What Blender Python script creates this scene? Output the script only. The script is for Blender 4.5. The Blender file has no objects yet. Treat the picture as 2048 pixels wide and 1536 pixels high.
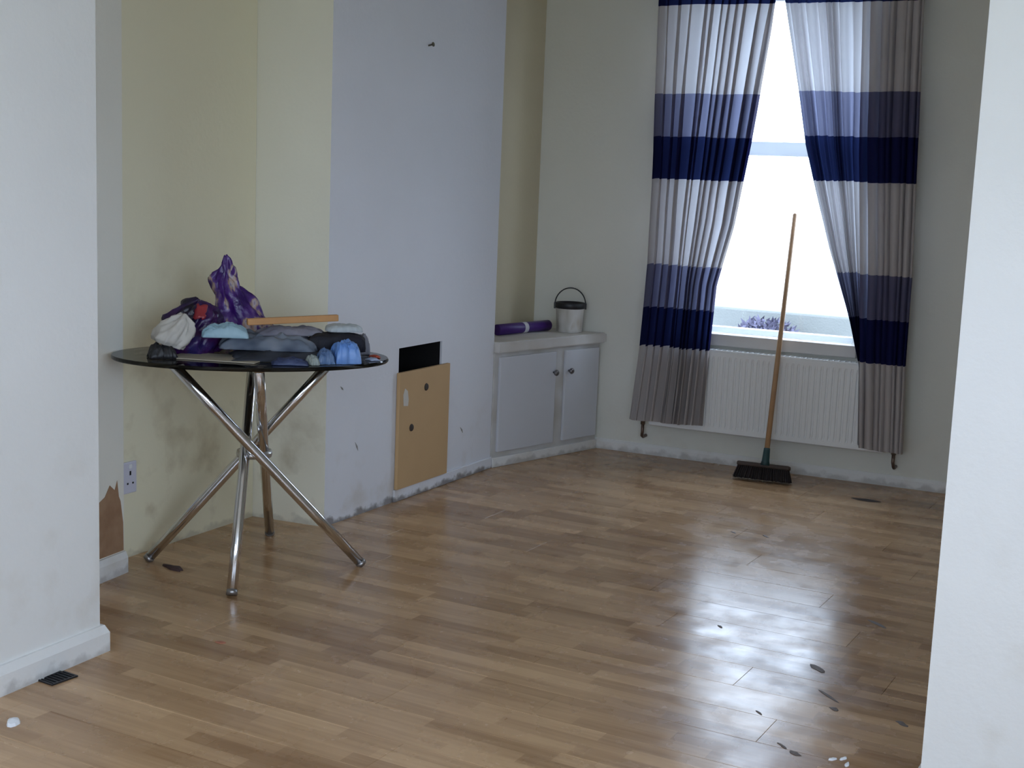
import bpy, bmesh, math, random
from mathutils import Vector, Matrix, noise

C = bpy.context.scene.collection
sc = bpy.context.scene
random.seed(7)

# ------------------------------------------------------------------ camera
cam_d = bpy.data.cameras.new('camera')
cam_d.sensor_fit = 'HORIZONTAL'
cam_d.sensor_width = 36.0
cam_d.lens = 2700.0 / 2048.0 * 36.0
cam_d.clip_start = 0.05
cam_d.clip_end = 300
cam = bpy.data.objects.new('camera', cam_d)
C.objects.link(cam)
R_ = Vector((0.87397748, 0.48438148, 0.03921658))
U_ = Vector((-0.10776956, 0.1144953, 0.98756091))
F_ = Vector((-0.4738661, 0.86733235, -0.15226789))
m = Matrix((R_, U_, -F_)).transposed().to_4x4()
m.translation = Vector((0, 0, 1.6))
cam.matrix_world = m
sc.camera = cam

# ------------------------------------------------------------------ world, light, exposure
SKY = 9.0
world = bpy.data.worlds.new('sky')
world.use_nodes = True
sc.world = world
bg = world.node_tree.nodes['Background']
bg.inputs['Color'].default_value = (0.82, 0.98, 1.24, 1)
bg.inputs['Strength'].default_value = SKY
sc.view_settings.view_transform = 'Standard'
sc.view_settings.look = 'None'
sc.view_settings.gamma = 1.0
sc.view_settings.use_curve_mapping = False
sc.view_settings.exposure = -0.32
sc.cycles.use_denoising = True
sc.cycles.max_bounces = 12
sc.cycles.diffuse_bounces = 8
sc.cycles.transparent_max_bounces = 16
sc.cycles.sample_clamp_indirect = 10.0


def portal(name, loc, rot, w, h):
    l = bpy.data.lights.new(name, 'AREA')
    l.shape = 'RECTANGLE'
    l.size = w
    l.size_y = h
    l.cycles.is_portal = True
    o = bpy.data.objects.new(name, l)
    o.location = loc
    o.rotation_euler = rot
    C.objects.link(o)
    return o


# wall frame of the far (window) wall: origin, along, out into the room
WO = Vector((-3.371, 7.278, 0))
WU = Vector((0.99852528, 0.05428875, 0))
WN = Vector((0.05428875, -0.99852528, 0))
W_ANG = math.atan2(WU.y, WU.x)
WIN_U0, WIN_U1, WIN_Z0, WIN_Z1 = 0.42, 1.50, 0.755, 2.66


def W(u, v, z):
    return WO + WU * u + WN * v + Vector((0, 0, z))


# portals sit in the window openings (they only guide the sky light)
portal('sky_portal_far', W((WIN_U0 + WIN_U1) / 2, -0.16, (WIN_Z0 + WIN_Z1) / 2), (math.radians(-90), 0, W_ANG), WIN_U1 - WIN_U0, WIN_Z1 - WIN_Z0)
BW_X0, BW_X1, BW_Z0, BW_Z1, BACK_Y = -1.7, 0.5, 1.0, 2.5, -1.8
SW_Y0, SW_Y1, SW_Z0, SW_Z1, SIDE_X = -1.3, 1.9, 0.95, 2.6, 1.35
portal('sky_portal_back', ((BW_X0 + BW_X1) / 2, BACK_Y - 0.16, (BW_Z0 + BW_Z1) / 2), (math.radians(90), 0, 0), BW_X1 - BW_X0, BW_Z1 - BW_Z0)

portal('sky_portal_side', (SIDE_X + 0.16, (SW_Y0 + SW_Y1) / 2, (SW_Z0 + SW_Z1) / 2), (math.radians(90), 0, math.radians(90)), SW_Y1 - SW_Y0, SW_Z1 - SW_Z0)


# ------------------------------------------------------------------ helpers
def obj(name, bm, mat, parent=None, smooth=False, loc=None, mtx=None):
    me = bpy.data.meshes.new(name)
    bmesh.ops.recalc_face_normals(bm, faces=bm.faces)
    bm.to_mesh(me)
    bm.free()
    mats = mat if isinstance(mat, (list, tuple)) else [mat]
    for x in mats:
        me.materials.append(x)
    if smooth:
        for p in me.polygons:
            p.use_smooth = True
    o = bpy.data.objects.new(name, me)
    C.objects.link(o)
    if parent:
        o.parent = parent
    if loc is not None:
        o.location = loc
    if mtx is not None:
        o.matrix_local = mtx
    return o


def tag(o, label, cat, group=None):
    o['label'] = label
    o['category'] = cat
    if group:
        o['group'] = group
    return o


def thing(name, label, cat, loc=(0, 0, 0), rz=0.0, group=None):
    o = bpy.data.objects.new(name, None)
    C.objects.link(o)
    o.empty_display_size = 0.1
    o.location = loc
    o.rotation_euler = (0, 0, rz)
    return tag(o, label, cat, group)


def struct(o, label=None):
    o['kind'] = 'structure'
    if label:
        o['label'] = label
    return o


def box(bm, x0, x1, y0, y1, z0, z1, bev=0.0, mtx=None):
    r = bmesh.ops.create_cube(bm, size=1.0)
    vs = r['verts']
    bmesh.ops.scale(bm, vec=(x1 - x0, y1 - y0, z1 - z0), verts=vs)
    bmesh.ops.translate(bm, vec=((x0 + x1) / 2, (y0 + y1) / 2, (z0 + z1) / 2), verts=vs)
    if bev > 0:
        es = list({e for v in vs for e in v.link_edges})
        rb = bmesh.ops.bevel(bm, geom=es, offset=bev, segments=2, profile=0.5, affect='EDGES')
        vs = list({v for f in rb['faces'] for v in f.verts} | {v for v in vs if v.is_valid})
    if mtx is not None:
        bmesh.ops.transform(bm, matrix=mtx, verts=vs)
    return vs


def prism(bm, pts, z0, z1):
    lo = [bm.verts.new((p[0], p[1], z0)) for p in pts]
    hi = [bm.verts.new((p[0], p[1], z1)) for p in pts]
    n = len(pts)
    bm.faces.new(lo)
    bm.faces.new(hi)
    for i in range(n):
        j = (i + 1) % n
        bm.faces.new((lo[i], lo[j], hi[j], hi[i]))


def tube(bm, pts, rad, seg=16, caps=True):
    pts = [Vector(p) for p in pts]
    rads = rad if isinstance(rad, (list, tuple)) else [rad] * len(pts)
    rings = []
    prev = None
    for i, p in enumerate(pts):
        if i == 0:
            d = pts[1] - pts[0]
        elif i == len(pts) - 1:
            d = pts[-1] - pts[-2]
        else:
            d = (pts[i + 1] - pts[i]).normalized() + (pts[i] - pts[i - 1]).normalized()
        d.normalize()
        if prev is None:
            a = Vector((0, 0, 1)) if abs(d.z) < 0.9 else Vector((1, 0, 0))
            x = d.cross(a).normalized()
        else:
            x = (prev - d * prev.dot(d)).normalized()
        prev = x
        y = d.cross(x)
        rings.append([bm.verts.new(p + (x * math.cos(2 * math.pi * k / seg) + y * math.sin(2 * math.pi * k / seg)) * rads[i]) for k in range(seg)])
    for a, b in zip(rings, rings[1:]):
        for k in range(seg):
            j = (k + 1) % seg
            bm.faces.new((a[k], a[j], b[j], b[k]))
    if caps:
        bm.faces.new(rings[0][::-1])
        bm.faces.new(rings[-1])
    return rings


def lathe(bm, prof, seg=32, center=(0, 0, 0)):
    rings = []
    cx, cy, cz = center
    for r, z in prof:
        if r < 1e-6:
            rings.append([bm.verts.new((cx, cy, cz + z))])
        else:
            rings.append([bm.verts.new((cx + r * math.cos(2 * math.pi * k / seg), cy + r * math.sin(2 * math.pi * k / seg), cz + z)) for k in range(seg)])
    for a, b in zip(rings, rings[1:]):
        for k in range(seg):
            j = (k + 1) % seg
            if len(a) == 1 and len(b) == 1:
                continue
            if len(a) == 1:
                bm.faces.new((a[0], b[k], b[j]))
            elif len(b) == 1:
                bm.faces.new((a[k], a[j], b[0]))
            else:
                bm.faces.new((a[k], a[j], b[j], b[k]))


def fbm(x, y, z, o=3):
    return noise.fractal(Vector((x, y, z)), 1.0, 2.0, o)


def interp(tab, z):
    """tab of (value, z) sorted by falling z"""
    if z >= tab[0][1]:
        a, b = tab[0], tab[1]
    elif z <= tab[-1][1]:
        a, b = tab[-2], tab[-1]
    else:
        for a, b in zip(tab, tab[1:]):
            if a[1] >= z >= b[1]:
                break
    t = (z - a[1]) / (b[1] - a[1])
    return a[0] + (b[0] - a[0]) * t


# ------------------------------------------------------------------ materials
def nt(name):
    mt = bpy.data.materials.new(name)
    mt.use_nodes = True
    t = mt.node_tree
    return mt, t, t.nodes['Principled BSDF']


def mat(name, col, rough=0.6, metal=0.0, var=0.0, vscale=6.0, bump=0.0, bscale=60.0, spec=0.5, coat=0.0):
    mt, t, b = nt(name)
    b.inputs['Roughness'].default_value = rough
    b.inputs['Metallic'].default_value = metal
    b.inputs['Specular IOR Level'].default_value = spec
    b.inputs['Coat Weight'].default_value = coat
    tc = t.nodes.new('ShaderNodeTexCoord')
    n = t.nodes.new('ShaderNodeTexNoise')
    n.inputs['Scale'].default_value = vscale
    n.inputs['Detail'].default_value = 4
    t.links.new(tc.outputs['Object'], n.inputs['Vector'])
    mx = t.nodes.new('ShaderNodeMix')
    mx.data_type = 'RGBA'
    mx.inputs[6].default_value = tuple(max(0, c * (1 - var)) for c in col) + (1,)
    mx.inputs[7].default_value = tuple(min(1, c * (1 + var)) for c in col) + (1,)
    t.links.new(n.outputs['Fac'], mx.inputs[0])
    t.links.new(mx.outputs[2], b.inputs['Base Color'])
    if bump > 0:
        n2 = t.nodes.new('ShaderNodeTexNoise')
        n2.inputs['Scale'].default_value = bscale
        n2.inputs['Detail'].default_value = 5
        t.links.new(tc.outputs['Object'], n2.inputs['Vector'])
        bp = t.nodes.new('ShaderNodeBump')
        bp.inputs['Strength'].default_value = bump
        bp.inputs['Distance'].default_value = 0.01
        t.links.new(n2.outputs['Fac'], bp.inputs['Height'])
        t.links.new(bp.outputs['Normal'], b.inputs['Normal'])
    return mt


def wall_paint(name, col, stain_and_shade=(0.45, 0.36, 0.22), amount=0.35, stain_shade_top=0.35, dirt_amt=0.5):
    """painted plaster: faint mottling, yellowish stains low down (on the alcove also painted shade) and grime rubbed along the foot of the wall"""
    mt, t, b = nt(name)
    N, L = t.nodes.new, t.links.new
    b.inputs['Roughness'].default_value = 0.55
    b.inputs['Specular IOR Level'].default_value = 0.35
    g = N('ShaderNodeNewGeometry')
    sep = N('ShaderNodeSeparateXYZ')
    L(g.outputs['Position'], sep.inputs[0])
    n1 = N('ShaderNodeTexNoise')
    n1.inputs['Scale'].default_value = 2.2
    n1.inputs['Detail'].default_value = 5
    L(g.outputs['Position'], n1.inputs['Vector'])
    mx = N('ShaderNodeMix')
    mx.data_type = 'RGBA'
    mx.inputs[6].default_value = tuple(c * 0.95 for c in col) + (1,)
    mx.inputs[7].default_value = tuple(min(1, c * 1.04) for c in col) + (1,)
    L(n1.outputs['Fac'], mx.inputs[0])
    # blotchy stains, fading upwards; on the alcove wall also painted shade
    n2 = N('ShaderNodeTexNoise')
    n2.inputs['Scale'].default_value = 7.0
    n2.inputs['Detail'].default_value = 6
    L(g.outputs['Position'], n2.inputs['Vector'])
    r2 = N('ShaderNodeMapRange')
    r2.inputs['From Min'].default_value = 0.52
    r2.inputs['From Max'].default_value = 0.75
    L(n2.outputs['Fac'], r2.inputs['Value'])
    hz = N('ShaderNodeMapRange')
    hz.inputs['From Min'].default_value = 0.0
    hz.inputs['From Max'].default_value = stain_shade_top
    hz.inputs['To Min'].default_value = 1.0
    hz.inputs['To Max'].default_value = 0.0
    L(sep.outputs['Z'], hz.inputs['Value'])
    mu = N('ShaderNodeMath')
    mu.operation = 'MULTIPLY'
    L(r2.outputs['Result'], mu.inputs[0])
    L(hz.outputs['Result'], mu.inputs[1])
    mu2 = N('ShaderNodeMath')
    mu2.operation = 'MULTIPLY'
    mu2.inputs[1].default_value = amount
    L(mu.outputs[0], mu2.inputs[0])
    mx2 = N('ShaderNodeMix')
    mx2.data_type = 'RGBA'
    L(mu2.outputs[0], mx2.inputs[0])
    L(mx.outputs[2], mx2.inputs[6])
    mx2.inputs[7].default_value = stain_and_shade + (1,)
    # grime with a ragged edge right at the floor
    n3 = N('ShaderNodeTexNoise')
    n3.inputs['Scale'].default_value = 16.0
    n3.inputs['Detail'].default_value = 6
    L(g.outputs['Position'], n3.inputs['Vector'])
    hz2 = N('ShaderNodeMapRange')
    hz2.inputs['From Min'].default_value = 0.0
    hz2.inputs['From Max'].default_value = 0.07
    hz2.inputs['To Min'].default_value = 0.62
    hz2.inputs['To Max'].default_value = 0.0
    L(sep.outputs['Z'], hz2.inputs['Value'])
    ad = N('ShaderNodeMath')
    ad.operation = 'ADD'
    L(n3.outputs['Fac'], ad.inputs[0])
    L(hz2.outputs['Result'], ad.inputs[1])
    r3 = N('ShaderNodeMapRange')
    r3.inputs['From Min'].default_value = 0.85
    r3.inputs['From Max'].default_value = 1.05
    r3.inputs['To Max'].default_value = dirt_amt
    L(ad.outputs[0], r3.inputs['Value'])
    mx3 = N('ShaderNodeMix')
    mx3.data_type = 'RGBA'
    L(r3.outputs['Result'], mx3.inputs[0])
    L(mx2.outputs[2], mx3.inputs[6])
    mx3.inputs[7].default_value = (0.12, 0.1, 0.09, 1)
    L(mx3.outputs[2], b.inputs['Base Color'])
    nb = N('ShaderNodeTexNoise')
    nb.inputs['Scale'].default_value = 45
    nb.inputs['Detail'].default_value = 5
    L(g.outputs['Position'], nb.inputs['Vector'])
    bp = N('ShaderNodeBump')
    bp.inputs['Strength'].default_value = 0.12
    bp.inputs['Distance'].default_value = 0.01
    L(nb.outputs['Fac'], bp.inputs['Height'])
    L(bp.outputs['Normal'], b.inputs['Normal'])
    return mt


def floor_mat():
    """beech-look laminate: narrow strips of differing tone along the board, fine grain, dull scuffed varnish"""
    mt, t, b = nt('laminate')
    N, L = t.nodes.new, t.links.new
    g = N('ShaderNodeNewGeometry')
    oi = N('ShaderNodeObjectInfo')
    sep = N('ShaderNodeSeparateXYZ')
    L(g.outputs['Position'], sep.inputs[0])

    def math_(op, a, bb=None):
        q = N('ShaderNodeMath')
        q.operation = op
        for i, v in enumerate((a, bb)):
            if v is None:
                continue
            if isinstance(v, (int, float)):
                q.inputs[i].default_value = v
            else:
                L(v, q.inputs[i])
        return q.outputs[0]
    row = math_('FLOOR', math_('DIVIDE', sep.outputs['Y'], 0.195 / 3))
    wn = N('ShaderNodeTexWhiteNoise')
    wn.noise_dimensions = '1D'
    L(row, wn.inputs['W'])
    shift = math_('ADD', math_('DIVIDE', sep.outputs['X'], 0.42), math_('MULTIPLY', wn.outputs['Value'], 7.0))
    seg = math_('FLOOR', shift)
    cmb = N('ShaderNodeCombineXYZ')
    L(row, cmb.inputs[0])
    L(seg, cmb.inputs[1])
    wn2 = N('ShaderNodeTexWhiteNoise')
    wn2.noise_dimensions = '2D'
    L(cmb.outputs[0], wn2.inputs['Vector'])
    # grain
    mp = N('ShaderNodeMapping')
    mp.inputs['Scale'].default_value = (1.3, 26, 1)
    L(g.outputs['Position'], mp.inputs['Vector'])
    gr = N('ShaderNodeTexNoise')
    gr.inputs['Scale'].default_value = 2.0
    gr.inputs['Detail'].default_value = 6
    L(mp.outputs[0], gr.inputs['Vector'])
    mp2 = N('ShaderNodeMapping')
    mp2.inputs['Scale'].default_value = (0.8, 5, 1)
    L(g.outputs['Position'], mp2.inputs['Vector'])
    gr2 = N('ShaderNodeTexNoise')
    gr2.inputs['Scale'].default_value = 1.6
    gr2.inputs['Detail'].default_value = 3
    L(mp2.outputs[0], gr2.inputs['Vector'])
    tone = math_('ADD', math_('MULTIPLY', wn2.outputs['Value'], 0.34),
                 math_('ADD', math_('MULTIPLY', gr.outputs['Fac'], 0.45),
                       math_('ADD', math_('MULTIPLY', gr2.outputs['Fac'], 0.55), math_('MULTIPLY', oi.outputs['Random'], 0.16))))
    cr = N('ShaderNodeValToRGB')
    cr.color_ramp.elements[0].position = 0.40
    cr.color_ramp.elements[0].color = (0.25, 0.132, 0.060, 1)
    cr.color_ramp.elements[1].position = 1.0
    cr.color_ramp.elements[1].color = (0.60, 0.395, 0.225, 1)
    L(tone, cr.inputs[0])
    L(cr.outputs[0], b.inputs['Base Color'])
    # sheen, uneven where it is worn
    nr = N('ShaderNodeTexNoise')
    nr.inputs['Scale'].default_value = 7
    nr.inputs['Detail'].default_value = 5
    L(g.outputs['Position'], nr.inputs['Vector'])
    rr = N('ShaderNodeMapRange')
    rr.inputs['From Min'].default_value = 0.3
    rr.inputs['From Max'].default_value = 0.75
    rr.inputs['To Min'].default_value = 0.16
    rr.inputs['To Max'].default_value = 0.37
    L(nr.outputs['Fac'], rr.inputs['Value'])
    L(rr.outputs['Result'], b.inputs['Roughness'])
    b.inputs['Specular IOR Level'].default_value = 0.38
    bp = N('ShaderNodeBump')
    bp.inputs['Strength'].default_value = 0.06
    bp.inputs['Distance'].default_value = 0.004
    L(gr.outputs['Fac'], bp.inputs['Height'])
    L(bp.outputs['Normal'], b.inputs['Normal'])
    return mt


def glass_mat(name, tint, rough=0.0, ior=1.5):
    """thin glass: lets a tinted share straight through and mirrors the rest by its angle"""
    mt = bpy.data.materials.new(name)
    mt.use_nodes = True
    t = mt.node_tree
    t.nodes.clear()
    N, L = t.nodes.new, t.links.new
    out = N('ShaderNodeOutputMaterial')
    tr = N('ShaderNodeBsdfTransparent')
    tr.inputs['Color'].default_value = tint + (1,)
    gl = N('ShaderNodeBsdfGlossy')
    gl.inputs['Roughness'].default_value = rough
    fr = N('ShaderNodeFresnel')
    fr.inputs['IOR'].default_value = ior
    mx = N('ShaderNodeMixShader')
    L(fr.outputs[0], mx.inputs[0])
    L(tr.outputs[0], mx.inputs[1])
    L(gl.outputs[0], mx.inputs[2])
    L(mx.outputs[0], out.inputs['Surface'])
    return mt


def cloth_mat(name, bands):
    """banded woven curtain: the bands are dyed cloth, some light comes through the weave; bands = [(z from, colour, translucent colour)]"""
    mt = bpy.data.materials.new(name)
    mt.use_nodes = True
    t = mt.node_tree
    t.nodes.clear()
    N, L = t.nodes.new, t.links.new
    out = N('ShaderNodeOutputMaterial')
    uv = N('ShaderNodeUVMap')
    sep = N('ShaderNodeSeparateXYZ')
    L(uv.outputs[0], sep.inputs[0])
    ramps = []
    for k in (1, 2):
        cr = N('ShaderNodeValToRGB')
        cr.color_ramp.interpolation = 'CONSTANT'
        els = cr.color_ramp.elements
        while len(els) < len(bands):
            els.new(0.5)
        for i, bnd in enumerate(bands):
            els[i].position = bnd[0] / 3.0
            els[i].color = bnd[k] + (1,)
        L(sep.outputs['Y'], cr.inputs[0])
        ramps.append(cr)
    wv = N('ShaderNodeTexNoise')
    wv.inputs['Scale'].default_value = 300
    L(uv.outputs[0], wv.inputs['Vector'])
    bp = N('ShaderNodeBump')
    bp.inputs['Strength'].default_value = 0.2
    bp.inputs['Distance'].default_value = 0.002
    L(wv.outputs['Fac'], bp.inputs['Height'])
    d = N('ShaderNodeBsdfDiffuse')
    L(ramps[0].outputs[0], d.inputs['Color'])
    L(bp.outputs['Normal'], d.inputs['Normal'])
    tl = N('ShaderNodeBsdfTranslucent')
    L(ramps[1].outputs[0], tl.inputs['Color'])
    ad = N('ShaderNodeAddShader')
    L(d.outputs[0], ad.inputs[0])
    L(tl.outputs[0], ad.inputs[1])
    L(ad.outputs[0], out.inputs['Surface'])
    return mt


def flare_plastic(name, col, through):
    """white frame plastic with translucency added in place of window flare"""
    mt, t, b = nt(name)
    b.inputs['Base Color'].default_value = col + (1,)
    b.inputs['Roughness'].default_value = 0.35
    tl = t.nodes.new('ShaderNodeBsdfTranslucent')
    tl.inputs['Color'].default_value = (0.9, 0.95, 1.0, 1)
    mx = t.nodes.new('ShaderNodeMixShader')
    mx.inputs[0].default_value = through
    t.links.new(b.outputs[0], mx.inputs[1])
    t.links.new(tl.outputs[0], mx.inputs[2])
    t.links.new(mx.outputs[0], t.nodes['Material Output'].inputs['Surface'])
    return mt


def patchy(name, stops, scale=9.0, rough=0.35, stretch=(1, 1, 1), detail=2.0, bump=0.0):
    """printed film or mixed cloth: irregular patches of the given colours, stops = [(pos, colour)]"""
    mt, t, b = nt(name)
    N, L = t.nodes.new, t.links.new
    tc = N('ShaderNodeTexCoord')
    mp = N('ShaderNodeMapping')
    mp.inputs['Scale'].default_value = stretch
    L(tc.outputs['Object'], mp.inputs['Vector'])
    n = N('ShaderNodeTexNoise')
    n.inputs['Scale'].default_value = scale
    n.inputs['Detail'].default_value = detail
    L(mp.outputs[0], n.inputs['Vector'])
    cr = N('ShaderNodeValToRGB')
    els = cr.color_ramp.elements
    while len(els) < len(stops):
        els.new(0.5)
    for i, (p, c) in enumerate(stops):
        els[i].position = p
        els[i].color = c + (1,)
    L(n.outputs['Fac'], cr.inputs[0])
    L(cr.outputs[0], b.inputs['Base Color'])
    b.inputs['Roughness'].default_value = rough
    if bump:
        n2 = N('ShaderNodeTexNoise')
        n2.inputs['Scale'].default_value = 40
        n2.inputs['Detail'].default_value = 4
        L(tc.outputs['Object'], n2.inputs['Vector'])
        bp = N('ShaderNodeBump')
        bp.inputs['Strength'].default_value = bump
        bp.inputs['Distance'].default_value = 0.01
        L(n2.outputs['Fac'], bp.inputs['Height'])
        L(bp.outputs['Normal'], b.inputs['Normal'])
    return mt


CREAM = (0.80, 0.755, 0.565)
M_WALL_FRONT = wall_paint('wall_front_paint', (0.80, 0.80, 0.785), amount=0.25, stain_shade_top=1.0, dirt_amt=0.15)
M_WALL_CREAM = wall_paint('wall_cream_paint', CREAM, stain_and_shade=(0.44, 0.36, 0.22), amount=0.75, stain_shade_top=1.5, dirt_amt=0.3)  # strong, high-reaching stains also darken the alcove as painted shade
M_WALL_NIB = wall_paint('wall_nib_paint', (0.80, 0.785, 0.71), amount=0.4, stain_shade_top=0.6, dirt_amt=0.25)
M_WALL_FLANK = wall_paint('wall_flank_paint', (0.80, 0.775, 0.655), stain_and_shade=(0.36, 0.29, 0.18), amount=0.6, stain_shade_top=1.0, dirt_amt=0.3)
M_WALL_FAR = wall_paint('wall_far_paint', (0.74, 0.735, 0.67), amount=0.15, stain_shade_top=0.4, dirt_amt=0.15)
M_CHIMNEY = wall_paint('chimney_paint', (0.76, 0.775, 0.825), amount=0.35, stain_shade_top=0.5, dirt_amt=0.75)
M_CEIL = mat('ceiling_paint', (0.82, 0.82, 0.80), 0.8, var=0.03)
M_SKIRT = wall_paint('skirting_paint', (0.78, 0.78, 0.77), amount=0.3, stain_shade_top=0.3, dirt_amt=0.35)
M_FLOOR = floor_mat()
M_SUB = mat('floor_underlay', (0.09, 0.07, 0.055), 0.9)
M_CHROME = mat('chrome', (0.72, 0.72, 0.74), 0.12, 1.0, var=0.05)
M_BLACK = mat('black_plastic', (0.012, 0.012, 0.015), 0.45)
M_DARK = mat('near_black', (0.006, 0.005, 0.005), 0.95)  # plain near-black for the recess, pin slots and vent back
M_WHITE = mat('white_gloss_paint', (0.74, 0.75, 0.77), 0.35, var=0.04, vscale=4)
M_RAD = mat('radiator_enamel', (0.80, 0.81, 0.81), 0.4, var=0.02)

# ------------------------------------------------------------------ setting: shell
H = 2.95
BX0, BX1 = -4.35, 1.35


def wall(name, pts, material, z0=0.0, z1=H):
    bm = bmesh.new()
    prism(bm, pts, z0, z1)
    return struct(obj(name, bm, material))


floor = bpy.data.objects.new('floor', None)
C.objects.link(floor)
struct(floor, 'laminate floor of beech-coloured boards')
bm = bmesh.new()
box(bm, BX0, BX1, BACK_Y - 0.2, 7.75, -0.15, -0.012)
obj('underlay', bm, M_SUB, floor)

# boards: run parallel to the window wall, staggered; alike boards share one mesh
PW, PL, PT = 0.195, 1.29, 0.012


def plank_mesh(length):
    bm = bmesh.new()
    ch = 0.0007
    x1, y1 = length - 0.0008, PW - 0.0008
    lo = [(0, 0), (x1, 0), (x1, y1), (0, y1)]
    hi = [(ch, ch), (x1 - ch, ch), (x1 - ch, y1 - ch), (ch, y1 - ch)]
    a = [bm.verts.new((x, y, -PT)) for x, y in lo]
    b = [bm.verts.new((x, y, -ch)) for x, y in lo]
    c = [bm.verts.new((x, y, 0)) for x, y in hi]
    bm.faces.new(a[::-1])
    bm.faces.new(c)
    for i in range(4):
        j = (i + 1) % 4
        bm.faces.new((a[i], a[j], b[j], b[i]))
        bm.faces.new((b[i], b[j], c[j], c[i]))
    me = bpy.data.meshes.new('plank')
    bm.to_mesh(me)
    bm.free()
    me.materials.append(M_FLOOR)
    return me


cache = {}
y = 7.34
row = 0
while y > BACK_Y - 0.05:
    x = BX0 - (0.0, 0.43, 0.86, 0.2, 0.65)[row % 5]
    xe_room = BX1
    while x < xe_room:
        a, b2 = max(x, BX0), min(x + PL, xe_room)
        ln = round(b2 - a, 3)
        if ln > 0.03:
            if ln not in cache:
                cache[ln] = plank_mesh(ln)
            o = bpy.data.objects.new('plank', cache[ln])
            o.location = (a, y, 0)
            C.objects.link(o)
            o.parent = floor
        x += PL
    y -= PW
    row += 1

bm = bmesh.new()
box(bm, BX0, BX1, BACK_Y - 0.2, 7.75, H, H + 0.15)
struct(obj('ceiling', bm, M_CEIL))

# left side: front-room pier, nib, alcove, chimney breast, far alcove
wall('wall_left', [(-3.197, 3.098), (-2.90, BACK_Y), (BX0, BACK_Y), (BX0, 3.098)], M_WALL_FRONT)
nib = wall('wall_left_nib', [(-3.68, 3.098), (-3.778, 3.79), (BX0, 3.79), (BX0, 3.098)], M_WALL_NIB)
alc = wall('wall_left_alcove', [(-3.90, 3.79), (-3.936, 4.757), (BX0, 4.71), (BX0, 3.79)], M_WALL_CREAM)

# chimney breast with the fireplace hole left open
CO = Vector((-3.563, 4.804, 0))
CU = (Vector((-3.602, 6.371, 0)) - CO).normalized()
CN = Vector((CU.y, -CU.x, 0))
C_LEN = 1.5675


def CH(u, v, z):
    return CO + CU * u + CN * v + Vector((0, 0, z))


CM = Matrix.Translation(CO) @ Matrix((CU, CN * -1, Vector((0, 0, 1)))).transposed().to_4x4()  # x along, y into the breast
HU0, HU1, HZ0, HZ1, HD = 0.597, 1.006, 0.05, 0.757, 0.34
bm = bmesh.new()


def cface(*p):
    bm.faces.new([bm.verts.new(q) for q in p])


def cq(u0, u1, z0, z1):
    cface(CH(u0, 0, z0), CH(u1, 0, z0), CH(u1, 0, z1), CH(u0, 0, z1))


cq(0, HU0, 0, H)
cq(HU1, C_LEN, 0, H)
cq(HU0, HU1, HZ1, H)
cq(HU0, HU1, 0, HZ0)
back_near = Vector((BX0, 4.71, 0))
back_far = Vector((BX0, 6.371, 0))
up = Vector((0, 0, H))
cface(CH(0, 0, 0), CH(0, 0, H), back_near + up, back_near)
cface(CH(C_LEN, 0, 0), CH(C_LEN, 0, H), back_far + up, back_far)
cface(back_near, back_near + up, back_far + up, back_far)
cface(CH(0, 0, H), CH(C_LEN, 0, H), back_far + up, back_near + up)
# the hole's reveals, a narrow plaster return, dark beyond
for (a, b_) in (((HU0, HZ0), (HU0, HZ1)), ((HU0, HZ1), (HU1, HZ1)), ((HU1, HZ1), (HU1, HZ0)), ((HU1, HZ0), (HU0, HZ0))):
    cface(CH(a[0], 0, a[1]), CH(b_[0], 0, b_[1]), CH(b_[0], -0.012, b_[1]), CH(a[0], -0.012, a[1]))
bmesh.ops.remove_doubles(bm, verts=bm.verts, dist=0.0001)
chim = struct(obj('wall_chimney_breast', bm, [M_CHIMNEY, M_WALL_FLANK]))
for p in chim.data.polygons:
    if abs(p.normal.y) > 0.9 and p.area > 0.5:
        p.material_index = 1          # the breast's two flanks carry the alcove's cream
bm = bmesh.new()
P = [(HU0, HZ0), (HU0, HZ1), (HU1, HZ1), (HU1, HZ0)]
for i in range(4):
    a, b_ = P[i], P[(i + 1) % 4]
    bm.faces.new([bm.verts.new(q) for q in (CH(a[0], -0.012, a[1]), CH(b_[0], -0.012, b_[1]), CH(b_[0], -HD, b_[1]), CH(a[0], -HD, a[1]))])
bm.faces.new([bm.verts.new(CH(u, -HD, z)) for u, z in P])
obj('fireplace_recess', bm, M_DARK, chim)

wall('wall_left_far_alcove', [(-3.815, 6.371), (-3.84, 7.9), (BX0, 7.9), (BX0, 6.371)], wall_paint('alcove_old_paint', (0.60, 0.535, 0.38)))

# far wall with the window opening
bm = bmesh.new()
TH = 0.24


def wbox(bm, u0, u1, v0, v1, z0, z1, bev=0.0):
    vs = box(bm, u0, u1, -v1, -v0, z0, z1, bev)
    return vs


WM = Matrix.Translation(WO) @ Matrix.Rotation(W_ANG, 4, 'Z')     # local x along the wall, y out through it, z up
wbox(bm, -0.5, WIN_U0, -TH, 0, 0, H)
wbox(bm, WIN_U1, 4.7, -TH, 0, 0, H)
wbox(bm, WIN_U0, WIN_U1, -TH, 0, 0, WIN_Z0 - 0.07)
wbox(bm, WIN_U0, WIN_U1, -TH, 0, WIN_Z1, H)
struct(obj('wall_far', bm, M_WALL_FAR, mtx=WM))

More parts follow.
